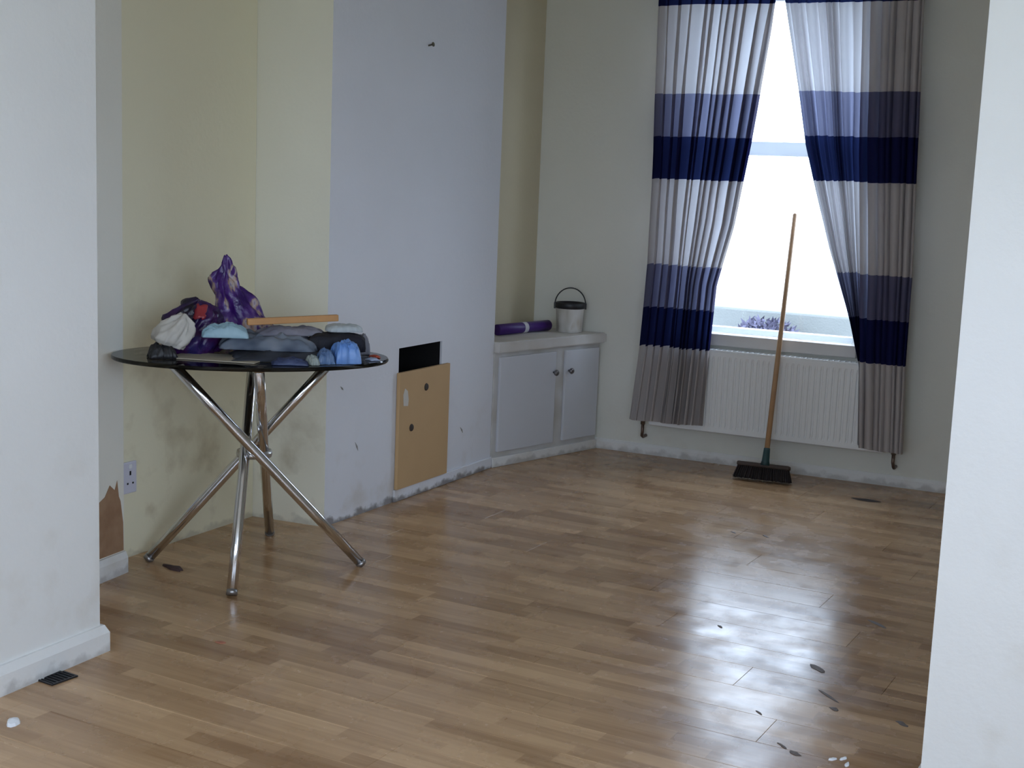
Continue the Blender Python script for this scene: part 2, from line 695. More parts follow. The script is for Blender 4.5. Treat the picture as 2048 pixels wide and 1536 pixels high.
# right side: partition stub beside the opening and the walls out of view
wall('wall_right_partition', [(-0.637, 3.5), (BX1, 3.5), (BX1, 3.68), (-0.637, 3.68)], M_WALL_FRONT)
bm = bmesh.new()
box(bm, BX1, BX1 + 0.24, BACK_Y, SW_Y0, 0, H)
box(bm, BX1, BX1 + 0.24, SW_Y1, 7.9, 0, H)
box(bm, BX1, BX1 + 0.24, SW_Y0, SW_Y1, 0, SW_Z0)
box(bm, BX1, BX1 + 0.24, SW_Y0, SW_Y1, SW_Z1, H)
struct(obj('wall_right', bm, M_WALL_FRONT))
wall('wall_right_far', [(0.12, 3.68), (0.3, 3.68), (0.3, 7.6), (0.12, 7.6)], M_WALL_FAR)  # unseen wall, set this near to bounce light onto the window wall
bm = bmesh.new()
box(bm, BX0, BW_X0, BACK_Y - 0.24, BACK_Y, 0, H)
box(bm, BW_X1, BX1 + 0.2, BACK_Y - 0.24, BACK_Y, 0, H)
box(bm, BW_X0, BW_X1, BACK_Y - 0.24, BACK_Y, 0, BW_Z0)
box(bm, BW_X0, BW_X1, BACK_Y - 0.24, BACK_Y, BW_Z1, H)
struct(obj('wall_back', bm, M_WALL_FRONT))


def skirting(name, path, h, t, material=M_SKIRT, z0=0.0):
    """board following the wall line; room side is to the right of the path's direction"""
    bm = bmesh.new()
    n = len(path)
    P = [Vector((p[0], p[1], 0)) for p in path]
    offs = []
    for i in range(n):
        dirs = []
        if i > 0:
            dirs.append((P[i] - P[i - 1]).normalized())
        if i < n - 1:
            dirs.append((P[i + 1] - P[i]).normalized())
        d = sum(dirs, Vector()).normalized()
        nn = Vector((d.y, -d.x, 0))
        n0 = Vector((dirs[0].y, -dirs[0].x, 0))
        offs.append(nn / max(0.3, nn.dot(n0)))
    prof = [(0, 0), (t, 0), (t, h * 0.72), (t * 0.72, h * 0.86), (t * 0.45, h), (0, h)]
    rings = [[bm.verts.new(P[i] + offs[i] * a + Vector((0, 0, z0 + z))) for a, z in prof] for i in range(n)]
    for a, b_ in zip(rings, rings[1:]):
        for k in range(len(prof)):
            j = (k + 1) % len(prof)
            bm.faces.new((a[k], a[j], b_[j], b_[k]))
    bm.faces.new(rings[0])
    bm.faces.new(rings[-1][::-1])
    return struct(obj(name, bm, material))


skirting('baseboard_left', [(-2.90, BACK_Y), (-3.197, 3.1), (-3.6, 3.1)], 0.09, 0.022)
skirting('baseboard_nib', [(-3.68, 3.1), (-3.778, 3.79)], 0.085, 0.02)
skirting('baseboard_far', [tuple(W(-0.02, 0, 0))[:2], tuple(W(4.7, 0, 0))[:2]], 0.062, 0.016)
skirting('baseboard_right', [(-0.637, 3.68), (-0.637, 3.5), (BX1, 3.5)][::1], 0.09, 0.02)
# plaster kerb along the foot of the chimney breast, under the board
bm = bmesh.new()
box(bm, 0.57, 1.5675, -0.012, 0.0, 0.0, 0.062, 0.004)
struct(obj('baseboard_chimney', bm, M_CHIMNEY, mtx=CM))

# bare plaster where the wall covering has come off the nib
NO = Vector((-3.751, 3.6, 0))
NU = (Vector((-3.778, 3.79, 0)) - NO).normalized()
NN = Vector((NU.y, -NU.x, 0))
M_PLASTER = patchy('bare_plaster', [(0.3, (0.30, 0.17, 0.095)), (0.7, (0.40, 0.25, 0.15))], 14, 0.9, bump=0.3)
bm = bmesh.new()
pl = [(-0.09, 0.09), (0.188, 0.088), (0.186, 0.20), (0.17, 0.29), (0.16, 0.31), (0.15, 0.375), (0.135, 0.34), (0.105, 0.365), (0.075, 0.325), (0.04, 0.31), (0.0, 0.35), (-0.04, 0.37), (-0.09, 0.33)]
f = bm.faces.new([bm.verts.new(NO + NU * u + NN * 0.0015 + Vector((0, 0, z))) for u, z in pl])
r = bmesh.ops.extrude_face_region(bm, geom=[f])
bmesh.ops.translate(bm, vec=-NN * 0.004, verts=[g for g in r['geom'] if isinstance(g, bmesh.types.BMVert)])
obj('bare_plaster', bm, M_PLASTER, nib)

# outside: ground and a low wall seen through the panes
bm = bmesh.new()
box(bm, -30, 25, 7.75, 60, -0.5, -0.3)
struct(obj('ground_outside', bm, mat('paving', (0.5, 0.5, 0.48), 0.9, var=0.1, vscale=2)))
bm = bmesh.new()
box(bm, -12, 6, 11.2, 11.45, -0.3, 0.545, 0.02)
struct(obj('wall_garden', bm, mat('garden_stone', (0.16, 0.17, 0.165), 0.9, var=0.15, vscale=3, bump=0.4)))
bm = bmesh.new()
box(bm, -30, 25, -40, BACK_Y - 0.25, -0.5, -0.3)
struct(obj('ground_garden', bm, mat('lawn', (0.22, 0.25, 0.16), 0.9, var=0.2, vscale=2)))


def shrub(name, label, x, y, z, rx, ry, rz_, material, seed):
    rnd = random.Random(seed)
    t = thing(name, label, 'shrub', (x, y, z))
    bm = bmesh.new()
    for k in range(1800):
        th, r_ = rnd.uniform(0, 2 * math.pi), math.sqrt(rnd.uniform(0, 1))
        c = Vector((rx * r_ * math.cos(th), ry * r_ * math.sin(th), rz_ * (1 - 0.22 * r_ ** 4) * math.sqrt(rnd.uniform(0.02, 1))))
        d = Vector((rnd.uniform(-1, 1), rnd.uniform(-1, 1), rnd.uniform(0, 1.2))).normalized()
        w = d.orthogonal().normalized() * 0.016
        l = d * rnd.uniform(0.03, 0.06)
        bm.faces.new([bm.verts.new(c - l * 0.5), bm.verts.new(c + w), bm.verts.new(c + l), bm.verts.new(c - w)])
    f_ = obj('foliage', bm, material, t)
    f_['kind'] = 'stuff'
    bm = bmesh.new()
    for k in range(7):
        a = k * 0.9
        tube(bm, [(0.05 * math.cos(a), 0.05 * math.sin(a), 0), (rx * 0.5 * math.cos(a), ry * 0.5 * math.sin(a), rz_ * 0.6)], [0.012, 0.005], 6)
    st = obj('stems', bm, mat('shrub_stem', (0.08, 0.06, 0.05), 0.8), t)
    st['kind'] = 'stuff'
    return t


shrub('garden_shrub', 'low lilac-grey shrub outside the window, against the garden wall', -3.56, 10.95, -0.3, 0.30, 0.14, 0.79, mat('lavender', (0.075, 0.07, 0.115), 0.8, var=0.2), 5)


# ------------------------------------------------------------------ windows
M_UPVC = flare_plastic('window_frame_white', (0.82, 0.83, 0.83), 0.34)  # translucent share brightens the frame to imitate flare
M_PANE = glass_mat('window_glass', (0.97, 0.985, 0.98))


def window(name, mtx, u0, u1, z0, z1, rail_z, board=True, mull=()):
    root = bpy.data.objects.new(name, None)
    C.objects.link(root)
    root.matrix_world = mtx
    struct(root)
    fw = 0.05
    yf0, yf1 = 0.08, 0.15
    bm = bmesh.new()
    for a in ((u0, u0 + fw, z0, z1), (u1 - fw, u1, z0, z1), (u0 + fw, u1 - fw, z1 - fw, z1), (u0 + fw, u1 - fw, z0, z0 + 0.03)):
        box(bm, a[0], a[1], yf0, yf1, a[2], a[3], 0.004)
    obj('window_frame', bm, M_UPVC, root)
    bm = bmesh.new()
    box(bm, u0 + fw, u1 - fw, yf0 - 0.005, yf1 - 0.02, rail_z - 0.039, rail_z + 0.039, 0.006)
    obj('meeting_rail', bm, M_UPVC, root)
    for mx_ in mull:
        bm = bmesh.new()
        box(bm, mx_ - 0.03, mx_ + 0.03, yf0, yf1, z0 + 0.03, z1 - fw, 0.004)
        obj('mullion', bm, M_UPVC, root)
    xs = [u0 + fw] + [q for q in mull] + [u1 - fw]
    for xa, xb in zip(xs, xs[1:]):
        for za, zb in ((z0 + 0.03, rail_z - 0.039), (rail_z + 0.039, z1 - fw)):
            bm = bmesh.new()
            bm.faces.new([bm.verts.new((x, 0.12, z)) for x, z in ((xa, za), (xb, za), (xb, zb), (xa, zb))])
            obj('glass_pane', bm, M_PANE, root)
    if board:
        bm = bmesh.new()
        box(bm, u0 - 0.0, u1 + 0.0, -0.035, 0.08, z0 - 0.068, z0, 0.005)
        obj('window_sill', bm, mat('sill_paint', (0.62, 0.59, 0.56), 0.45, var=0.06), root)
    return root


window('window_1', WM, WIN_U0, WIN_U1, WIN_Z0, WIN_Z1, 1.806)
window('window_2', Matrix.Translation((0, BACK_Y, 0)) @ Matrix.Rotation(math.pi, 4, 'Z'), -BW_X1, -BW_X0, BW_Z0, BW_Z1, 1.9, True, (0.6,))
window('window_3', Matrix.Translation((SIDE_X, 0, 0)) @ Matrix.Rotation(-math.pi / 2, 4, 'Z'), -SW_Y1, -SW_Y0, SW_Z0, SW_Z1, 1.9, True, (-0.8, 0.2))  # unseen window, placed to bring in light from the right

# ------------------------------------------------------------------ curtains
TAUPE, TAUPE_T = (0.37, 0.335, 0.325), (0.205, 0.215, 0.235)
VIO, VIO_T = (0.085, 0.080, 0.13), (0.088, 0.097, 0.145)
NAVY, NAVY_T = (0.010, 0.011, 0.048), (0.006, 0.010, 0.034)


def bands(zs):
    """zs: band edges from the top: navy | taupe | violet | navy | taupe | violet | navy | taupe"""
    cols = [(NAVY, NAVY_T), (TAUPE, TAUPE_T), (VIO, VIO_T), (NAVY, NAVY_T), (TAUPE, TAUPE_T), (VIO, VIO_T), (NAVY, NAVY_T), (TAUPE, TAUPE_T)]
    lo = zs + [0.0]
    return [(z,) + c for z, c in zip(lo, cols)][::-1]


M_CURT_L = cloth_mat('curtain_cloth_left', bands([2.556, 2.085, 1.85, 1.612, 1.135, 0.885, 0.66]))
M_CURT_R = cloth_mat('curtain_cloth_right', bands([2.556, 2.100, 1.868, 1.636, 1.155, 0.918, 0.680]))


def curtain(name, label, lines, zones, zt, zb_outer, zb_inner, seed, material, v0=0.155):
    """lines: curves (u by z) across the cloth from the outer edge to the inner edge; zones: for each stretch between two lines
    (folds, depth of the folds, offset from the wall)"""
    root = thing(name, label, 'curtain', (0, 0, 0), group=None)
    root.matrix_world = WM
    rnd = random.Random(int(seed * 10))
    NZc = 90
    cols = []          # (zone, share across it, fold phase, fold depth factor)
    total = sum(zn[0] for zn in zones)
    done = 0.0
    for zi, (nf, amp, dv0) in enumerate(zones):
        wd = [rnd.uniform(0.45, 1.7) for _ in range(nf)]
        tot = sum(wd)
        acc = 0.0
        for w_ in wd:
            dep = amp * rnd.uniform(0.5, 1.35)
            for k in range(16):
                cols.append((zi, (acc + w_ * k / 16) / tot, 2 * math.pi * k / 16, dep, w_ / tot, (done + nf * (acc + w_ * k / 16) / tot) / total, dv0))
            acc += w_
        done += nf
    cols.append((len(zones) - 1, 1.0, 0.0, zones[-1][1], 0.1, 1.0, zones[-1][2]))
    nc = len(cols)
    bm = bmesh.new()
    uvl = bm.loops.layers.uv.new('UVMap')
    grid = []
    for j in range(NZc + 1):
        tz = j / NZc
        rowv = []
        for i, (zi, t_, ph0, dep, wf, s, dv0) in enumerate(cols):
            zb = zb_outer + (zb_inner - zb_outer) * s
            z = zt + (zb - zt) * tz
            ua, ub = interp(lines[zi], z), interp(lines[zi + 1], z)
            ph = ph0 + 1.1 * fbm(s * 7 + seed, z * 0.5, seed) + 0.4 * fbm(s * 16, z * 1.1, seed + 4)
            k = min(1.0, 0.35 + tz * 6)
            kz = 0.8 + 0.4 * fbm(s * 5, z * 0.7, seed + 9)
            dv = dep * k * kz * (math.sin(ph) + 0.25 * math.sin(2 * ph + 0.7)) + 0.012 * fbm(s * 3 + seed, z * 1.3, 7)
            edge = min(1.0, i / 10, (nc - 1 - i) / 10)
            du = (0.30 if zones[zi][1] > 0.035 else 0.10) * abs(ub - ua) * wf * math.cos(ph + 0.5) * edge
            u = ua + (ub - ua) * t_ + du
            zz = z + (0.006 * math.sin(ph) if j == NZc else 0) + 0.005 * fbm(s * 4, z * 2, seed)
            rowv.append((bm.verts.new((u, -max(v0 + dv0 * min(1, tz * 4) + dv, 0.02 if z > 0.70 else 0.12), zz)), (s, z + 0.003 * math.sin(ph))))
        grid.append(rowv)
    for a, b_ in zip(grid, grid[1:]):
        for i in range(nc - 1):
            quad = (a[i], a[i + 1], b_[i + 1], b_[i])
            f = bm.faces.new([q[0] for q in quad])
            f.smooth = True
            for lp, q in zip(f.loops, quad):
                lp[uvl].uv = (q[1][0], q[1][1] / 3.0)
    obj('curtain_panel', bm, material, root, smooth=True)
    # heading tape and rings up at the pole
    bm = bmesh.new()
    uo, ui = interp(lines[0], zt), interp(lines[-1], zt)
    box(bm, min(uo, ui), max(uo, ui), -v0 - 0.012, -v0 + 0.012, zt - 0.03, zt + 0.012, 0.003)
    obj('heading_tape', bm, mat('heading_tape', NAVY, 0.8), root)
    for q in range(8):
        bm = bmesh.new()
        uu = uo + (ui - uo) * (q + 0.5) / 8
        ring = [(uu, -v0 + 0.024 * math.cos(t_ * math.pi / 8), zt + 0.036 + 0.024 * math.sin(t_ * math.pi / 8)) for t_ in range(17)]
        tube(bm, ring, 0.0025, 6, False)
        obj('curtain_ring', bm, M_CHROME, root)
    return root


L_OUT = [(0.295, 2.6), (0.318, 1.776), (0.318, 1.127), (0.297, 0.65), (0.255, 0.218)]
L_IN = [(0.953, 2.587), (0.868, 1.845), (0.804, 1.379), (0.722, 1.04), (0.706, 0.7), (0.69, 0.239)]
R_IN = [(1.006, 2.586), (1.166, 1.826), (1.337, 1.273), (1.472, 0.905), (1.552, 0.66), (1.575, 0.245)]
R_OUT = [(1.735, 2.572), (1.765, 1.815), (1.792, 1.194), (1.795, 0.676), (1.812, 0.245)]
L_MID = [(0.60, 2.6), (0.56, 1.8), (0.52, 1.1), (0.50, 0.65), (0.47, 0.23)]
R_MID = [(1.41, 2.586), (1.455, 1.8), (1.515, 1.1), (1.545, 0.70), (1.575, 0.245)]
R_IN = [(1.006, 2.586), (1.166, 1.826), (1.337, 1.273), (1.472, 0.905), (1.548, 0.66), (1.572, 0.245)]
curtain('window_curtain', 'striped navy and taupe curtain hanging beside the cupboard, left of the broom', [L_OUT, L_MID, L_IN], [(5, 0.044, 0.0), (7, 0.040, 0.0)], 2.71, 0.225, 0.235, 1.3, M_CURT_L)
curtain('window_curtain', 'striped navy and taupe curtain swept aside to the right of the broom', [R_OUT, R_MID, R_IN], [(8, 0.046, 0.015), (8, 0.030, -0.03)], 2.71, 0.215, 0.232, 5.1, M_CURT_R)
pole = thing('curtain_pole', 'metal curtain pole above the window carrying both striped curtains', 'pole')
pole.matrix_world = WM
bm = bmesh.new()
tube(bm, [(0.1, -0.155, 2.746), (1.95, -0.155, 2.746)], 0.013)
obj('rod', bm, M_CHROME, pole, True)
for uu in (0.16, 1.89):
    bm = bmesh.new()
    tube(bm, [(uu, -0.001, 2.72), (uu, -0.10, 2.72), (uu, -0.155, 2.733)], 0.008)
    obj('bracket', bm, M_CHROME, pole, True)
for uu, d in ((0.1, -1), (1.95, 1)):
    bm = bmesh.new()
    tube(bm, [(uu, -0.155, 2.746), (uu + d * 0.02, -0.155, 2.746), (uu + d * 0.045, -0.155, 2.746), (uu + d * 0.06, -0.155, 2.746)], [0.012, 0.026, 0.024, 0.006])
    obj('finial', bm, M_CHROME, pole, True)

# ------------------------------------------------------------------ radiator under the window
rad = thing('radiator', 'white ribbed panel radiator under the window, partly behind the curtains', 'radiator')
rad.matrix_world = WM
RU0, RU1, RZ0, RZ1 = 0.36, 1.70, 0.195, 0.668


def fluted(y_face, sgn):
    bm = bmesh.new()
    nfl = 40
    xs, ys = [], []
    per = (RU1 - RU0 - 0.04) / nfl
    for k in range(nfl):
        x0 = RU0 + 0.02 + k * per
        for t_, d in ((0.0, 0.0), (0.30, 0.0), (0.42, 0.006), (0.5, 0.0075), (0.58, 0.0075), (0.66, 0.006), (0.80, 0.0)):
            xs.append(x0 + per * t_)
            ys.append(d)
    xs = [RU0] + xs + [RU1]
    ys = [0.0] + ys + [0.0]
    zr = [(RZ0, 0, 0.008), (RZ0 + 0.006, 0, 0.0), (RZ0 + 0.03, 0, 0), (RZ0 + 0.05, 1, 0), (RZ1 - 0.05, 1, 0), (RZ1 - 0.03, 0, 0), (RZ1 - 0.006, 0, 0), (RZ1, 0, 0.008)]
    rows = [[bm.verts.new((x, y_face + sgn * (d * fl + back), z)) for x, d in zip(xs, ys)] for z, fl, back in zr]
    for a, b_ in zip(rows, rows[1:]):
        for i in range(len(xs) - 1):
            bm.faces.new((a[i], a[i + 1], b_[i + 1], b_[i]))
    return bm


obj('front_panel', fluted(-0.112, 1), M_RAD, rad)
obj('rear_panel', fluted(-0.04, -1), M_RAD, rad)
bm = bmesh.new()
for k in range(60):
    x = RU0 + 0.03 + k * (RU1 - RU0 - 0.06) / 59
    box(bm, x - 0.002, x + 0.002, -0.095, -0.05, RZ0 + 0.03, RZ1 - 0.03)
fins = obj('convector_fins', bm, M_RAD, rad)
fins['kind'] = 'stuff'
bm = bmesh.new()
box(bm, RU0 - 0.001, RU1 + 0.001, -0.110, -0.104, RZ1 - 0.004, RZ1 + 0.004, 0.001)
box(bm, RU0 - 0.001, RU1 + 0.001, -0.048, -0.042, RZ1 - 0.004, RZ1 + 0.004, 0.001)
for k in range(45):
    x = RU0 + 0.01 + k * (RU1 - RU0 - 0.02) / 44
    box(bm, x - 0.004, x + 0.004, -0.106, -0.046, RZ1 - 0.002, RZ1 + 0.003)
obj('top_grille', bm, M_RAD, rad)
for uu in (RU0, RU1):
    bm = bmesh.new()
    box(bm, uu - 0.004, uu + 0.004, -0.112, -0.04, RZ0 + 0.01, RZ1 + 0.002, 0.002)
    obj('side_panel', bm, M_RAD, rad)
for uu in (0.6, 1.45):
    bm = bmesh.new()
    box(bm, uu - 0.015, uu + 0.015, -0.05, -0.001, RZ0 + 0.1, RZ1 - 0.1, 0.002)
    obj('wall_bracket', bm, M_RAD, rad)
M_COPPER = mat('old_copper_pipe', (0.16, 0.11, 0.085), 0.4, 0.7, var=0.2)
for uu, s_ in ((RU0, -1), (RU1, 1)):
    bm = bmesh.new()
    ex = uu + s_ * 0.052
    tube(bm, [(uu, -0.076, RZ0 + 0.03), (ex, -0.076, RZ0 + 0.03)], 0.011, 12)
    tube(bm, [(ex, -0.076, RZ0 - 0.005), (ex, -0.076, RZ0 + 0.065)], 0.014, 12)
    v_ = obj('valve', bm, mat('valve_brass', (0.25, 0.2, 0.16), 0.35, 0.8), rad, True)
    bm = bmesh.new()
    lathe(bm, [(0, 0.05), (0.018, 0.05), (0.021, 0.06), (0.019, 0.10), (0.014, 0.107), (0, 0.107)], 16, (ex, -0.076, RZ0))
    obj('valve_cap', bm, M_WHITE, v_, True)
    bm = bmesh.new()
    tube(bm, [(ex, -0.076, RZ0), (ex, -0.076, 0.145), (ex + 0.004 * s_, -0.07, 0.122), (ex + 0.004 * s_, -0.05, 0.112), (ex + 0.004 * s_, -0.001, 0.112)], 0.0095, 12)
    obj('pipe', bm, M_COPPER, v_, True)

# ------------------------------------------------------------------ broom leaning at the window
BRO = W(1.12, 0.33, 0)
broom = thing('broom', 'long-handled sweeping broom with dark bristles leaning against the window', 'broom', (0, 0, 0))
foot = Vector((1.115, -0.31, 0.135))
topp = Vector((1.08, 0.09, 1.455))
broom.matrix_world = WM
M_HANDLE = mat('broom_handle_wood', (0.42, 0.25, 0.13), 0.5, var=0.15, vscale=20)
bm = bmesh.new()
tube(bm, [foot, foot.lerp(topp, 0.5), foot.lerp(topp, 0.995), topp], [0.0145, 0.0135, 0.012, 0.006], 14)
obj('handle', bm, M_HANDLE, broom, True)
bm = bmesh.new()
d = (topp - foot).normalized()
tube(bm, [foot - d * 0.045, foot - d * 0.02, foot + d * 0.03, foot + d * 0.05], [0.027, 0.021, 0.018, 0.017], 14)
obj('socket', bm, mat('broom_socket', (0.015, 0.05, 0.055), 0.4), broom, True)
HB = Matrix.Translation((1.105, -0.325, 0)) @ Matrix.Rotation(math.radians(4), 4, 'Z') @ Matrix.Rotation(math.radians(-14), 4, 'X')
bm = bmesh.new()
box(bm, -0.145, 0.145, -0.028, 0.028, 0.075, 0.10, 0.008, HB)
obj('head_block', bm, mat('broom_block', (0.05, 0.03, 0.022), 0.6, var=0.2), broom)
bm = bmesh.new()
for i in range(26):
    for j in range(5):
        x = -0.135 + 0.27 * i / 25
        y0 = -0.022 + 0.044 * j / 4
        fx, fy = 1.12, 1.5
        p0 = Vector((x, y0, 0.078))
        p1 = Vector((x * fx + random.uniform(-.004, .004), y0 * fy + random.uniform(-.004, .004), random.uniform(0.008, 0.014)))
        q0, q1 = HB @ p0, HB @ p1
        q1.z = max(q1.z, 0.004)
        tube(bm, [q0, q1], [0.004, 0.0055], 5)
br = obj('bristles', bm, mat('bristles', (0.018, 0.012, 0.012), 0.8, var=0.3, vscale=60), broom)
br['kind'] = 'stuff'

# ------------------------------------------------------------------ cupboard in the far alcove
KO = Vector((-3.596, 6.374, 0))
KU = (Vector((-3.381, 7.262, 0)) - KO).normalized()
KANG = math.atan2(KU.y, KU.x)
KM = Matrix.Translation(KO) @ Matrix.Rotation(KANG, 4, 'Z')      # x along the front, -y into the room? y is to the left = into alcove
KM_I = KM.inverted()
cup = thing('alcove_cupboard', 'low white two-door cupboard built into the alcove beside the window', 'cupboard')
cup.matrix_world = KM
KL = 0.905
M_CUP = mat('cupboard_white', (0.62, 0.635, 0.68), 0.4, var=0.06, vscale=3)
M_CUPG = patchy('cupboard_worn_white', [(0.3, (0.50, 0.475, 0.43)), (0.6, (0.60, 0.60, 0.60))], 5, 0.45)


def K(p):
    return (KM_I @ Vector((p[0], p[1], 0)))[:2]


bm = bmesh.new()
# body carcass: front frame and left/right returns meeting the walls
inner = [(0.0, 0.0), (KL, 0.0), K((-3.445, 7.262)), K((-3.812, 7.242)), K((-3.803, 6.374)), K((-3.61, 6.374))]
prism(bm, inner, 0.0, 0.64)
obj('body', bm, M_CUPG, cup)
bm = bmesh.new()
box(bm, 0.0, KL, -0.014, 0.0, 0.0, 0.055, 0.003)
obj('plinth', bm, M_SKIRT, cup)
for a, b_, kx, lab in ((0.03, 0.50, 0.478, None), (0.585, KL - 0.015, 0.612, None)):
    bm = bmesh.new()
    box(bm, a, b_, -0.018, -0.001, 0.085, 0.615, 0.003)
    dr = obj('door', bm, M_CUP, cup)
    bm = bmesh.new()
    knob = [(0.006, 0.0), (0.007, 0.012), (0.016, 0.018), (0.018, 0.026), (0.013, 0.033), (0, 0.035)]
    lathe(bm, [(0.0, 0.0)] + knob, 18)
    bmesh.ops.rotate(bm, cent=(0, 0, 0), matrix=Matrix.Rotation(math.radians(90), 3, 'X'), verts=bm.verts)
    bmesh.ops.translate(bm, vec=(kx, -0.018, 0.497), verts=bm.verts)
    obj('knob', bm, mat('knob_metal', (0.20, 0.19, 0.20), 0.35, 0.8), dr, True)
bm = bmesh.new()
shelf = [(0.006, -0.03), (0.936, -0.03), (0.915, -0.0), K((-3.812, 7.243)), K((-3.803, 6.376)), K((-3.604, 6.376))]
prism(bm, shelf, 0.641, 0.70)
bmesh.ops.bevel(bm, geom=[e for e in bm.edges if abs(e.verts[0].co.z - e.verts[1].co.z) < 1e-5], offset=0.006, segments=2, affect='EDGES')
obj('worktop', bm, patchy('worktop_paint', [(0.3, (0.56, 0.53, 0.49)), (0.65, (0.66, 0.64, 0.62))], 6, 0.45), cup)

# purple roll lying on the cupboard
p0, p1 = Vector((-3.742, 6.64, 0.7325)), Vector((-3.651, 7.105, 0.7325))
roll = thing('film_roll', 'purple roll with a pale paper band lying on the alcove cupboard', 'roll', (p0 + p1) / 2)
q0, q1 = p0 - (p0 + p1) / 2, p1 - (p0 + p1) / 2
bm = bmesh.new()
tube(bm, [q0, q0.lerp(q1, .01), q0.lerp(q1, .99), q1], [0.028, 0.0315, 0.0315, 0.028], 24)
obj('rolled_film', bm, mat('purple_film', (0.045, 0.008, 0.14), 0.35, var=0.2), roll, True)
bm = bmesh.new()
tube(bm, [q0.lerp(q1, .47), q0.lerp(q1, .54)], 0.0325, 24)
obj('paper_band', bm, mat('paper_band', (0.6, 0.58, 0.62), 0.7), roll, True)

# bucket of paint
bk = thing('paint_bucket', 'small whitish paint bucket with black rim and raised handle on the cupboard', 'bucket', (-3.535, 7.15, 0.70), 0.506)
bk.scale = (1.06, 1.06, 1.06)
bm = bmesh.new()
lathe(bm, [(0, 0.004), (0.068, 0.0), (0.072, 0.004), (0.079, 0.135), (0.081, 0.15), (0.078, 0.15), (0.074, 0.135), (0.068, 0.012), (0, 0.01)], 36)
M_BUCKET = patchy('bucket_smeared_white', [(0.3, (0.20, 0.17, 0.14)), (0.42, (0.52, 0.50, 0.46)), (0.6, (0.70, 0.68, 0.66)), (0.75, (0.42, 0.33, 0.22))], 11, 0.45, (1, 1, 0.45))
obj('pail', bm, M_BUCKET, bk, True)
bm = bmesh.new()
lathe(bm, [(0.0795, 0.132), (0.0835, 0.134), (0.084, 0.162), (0.081, 0.165), (0.077, 0.163), (0.077, 0.132)], 36)
obj('rim', bm, M_BLACK, bk, True)
bm = bmesh.new()
lathe(bm, [(0, 0.128), (0.0765, 0.128)], 36)
obj('paint', bm, mat('old_paint', (0.35, 0.24, 0.13), 0.5), bk)
bm = bmesh.new()
arc = [(0.086 * math.cos(math.pi * k / 20), 0.006, 0.15 + 0.095 * math.sin(math.pi * k / 20)) for k in range(21)]
tube(bm, arc, 0.0035, 8)
obj('handle', bm, M_BLACK, bk, True)
for s_ in (-1, 1):
    bm = bmesh.new()
    box(bm, s_ * 0.086 - 0.005, s_ * 0.086 + 0.005, -0.006, 0.018, 0.128, 0.162, 0.002)
    obj('handle_lug', bm, M_BLACK, bk)

# ------------------------------------------------------------------ board over the fireplace
M_MDF = mat('tan_board', (0.54, 0.355, 0.18), 0.75, var=0.06, vscale=5)
fb = thing('fireplace_board', 'tan fibreboard sheet covering most of the fireplace hole in the chimney breast', 'board')
fb.matrix_world = CM
bm = bmesh.new()
BU0, BU1, BZ0, BZ1 = 0.578, 1.058, 0.063, 0.64
box(bm, BU0, BU1, -0.022, -0.003, BZ0, BZ1, 0.002)
obj('panel', bm, M_MDF, fb)
for u, z in ((0.825, 0.544), (0.694, 0.357)):
    bm = bmesh.new()
    lathe(bm, [(0, 0.0), (0.019, 0.0), (0.0165, 0.004), (0.006, 0.0045), (0.0, 0.006)], 18)
    bmesh.ops.rotate(bm, cent=(0, 0, 0), matrix=Matrix.Rotation(math.radians(90), 3, 'X'), verts=bm.verts)
    bmesh.ops.translate(bm, vec=(u, -0.022, z), verts=bm.verts)
    obj('dark_plug', bm, mat('dark_plug', (0.045, 0.035, 0.03), 0.7), fb, True)
bm = bmesh.new()
pts = [(0.615, 0.475), (0.655, 0.47), (0.66, 0.50), (0.65, 0.545), (0.625, 0.56), (0.61, 0.53)]
vs = [bm.verts.new((u, -0.0235, z)) for u, z in pts]
f = bm.faces.new(vs)
r = bmesh.ops.extrude_face_region(bm, geom=[f])
bmesh.ops.translate(bm, vec=(0, 0.001, 0), verts=[g for g in r['geom'] if isinstance(g, bmesh.types.BMVert)])
obj('paper_scrap', bm, mat('scrap_white', (0.62, 0.58, 0.52), 0.7), fb)

# nail and scuffs on the chimney breast
nail = thing('wall_nail', 'small dark nail high on the chimney breast', 'nail')
nail.matrix_world = CM
bm = bmesh.new()
tube(bm, [(0.788, 0.01, 2.198), (0.788, -0.025, 2.205)], 0.004, 8)
obj('shank', bm, mat('rusty_nail', (0.10, 0.09, 0.07), 0.6, 0.5), nail)
bm = bmesh.new()
tube(bm, [(0.788, -0.0245, 2.205), (0.788, -0.028, 2.2055)], 0.011, 12)
obj('nail_head', bm, mat('rusty_nail_head', (0.13, 0.12, 0.08), 0.6, 0.5), nail)
M_SCUFF = mat('scuff_grey', (0.30, 0.29, 0.28), 0.8)
for u, z, l, a in ((1.237, 0.261, 0.045, -50), (0.249, 0.331, 0.05, -60), (0.12, 0.62, 0.03, -40)):
    bm = bmesh.new()
    c, s_ = math.cos(math.radians(a)), math.sin(math.radians(a))
    tube(bm, [(u - c * l / 2, -0.0, z - s_ * l / 2), (u, -0.001, z), (u + c * l / 2, -0.0, z + s_ * l / 2)], [0.001, 0.0045, 0.001], 6)
    o = obj('scuff', bm, M_SCUFF)
    o.parent = chim
    o.matrix_world = CM

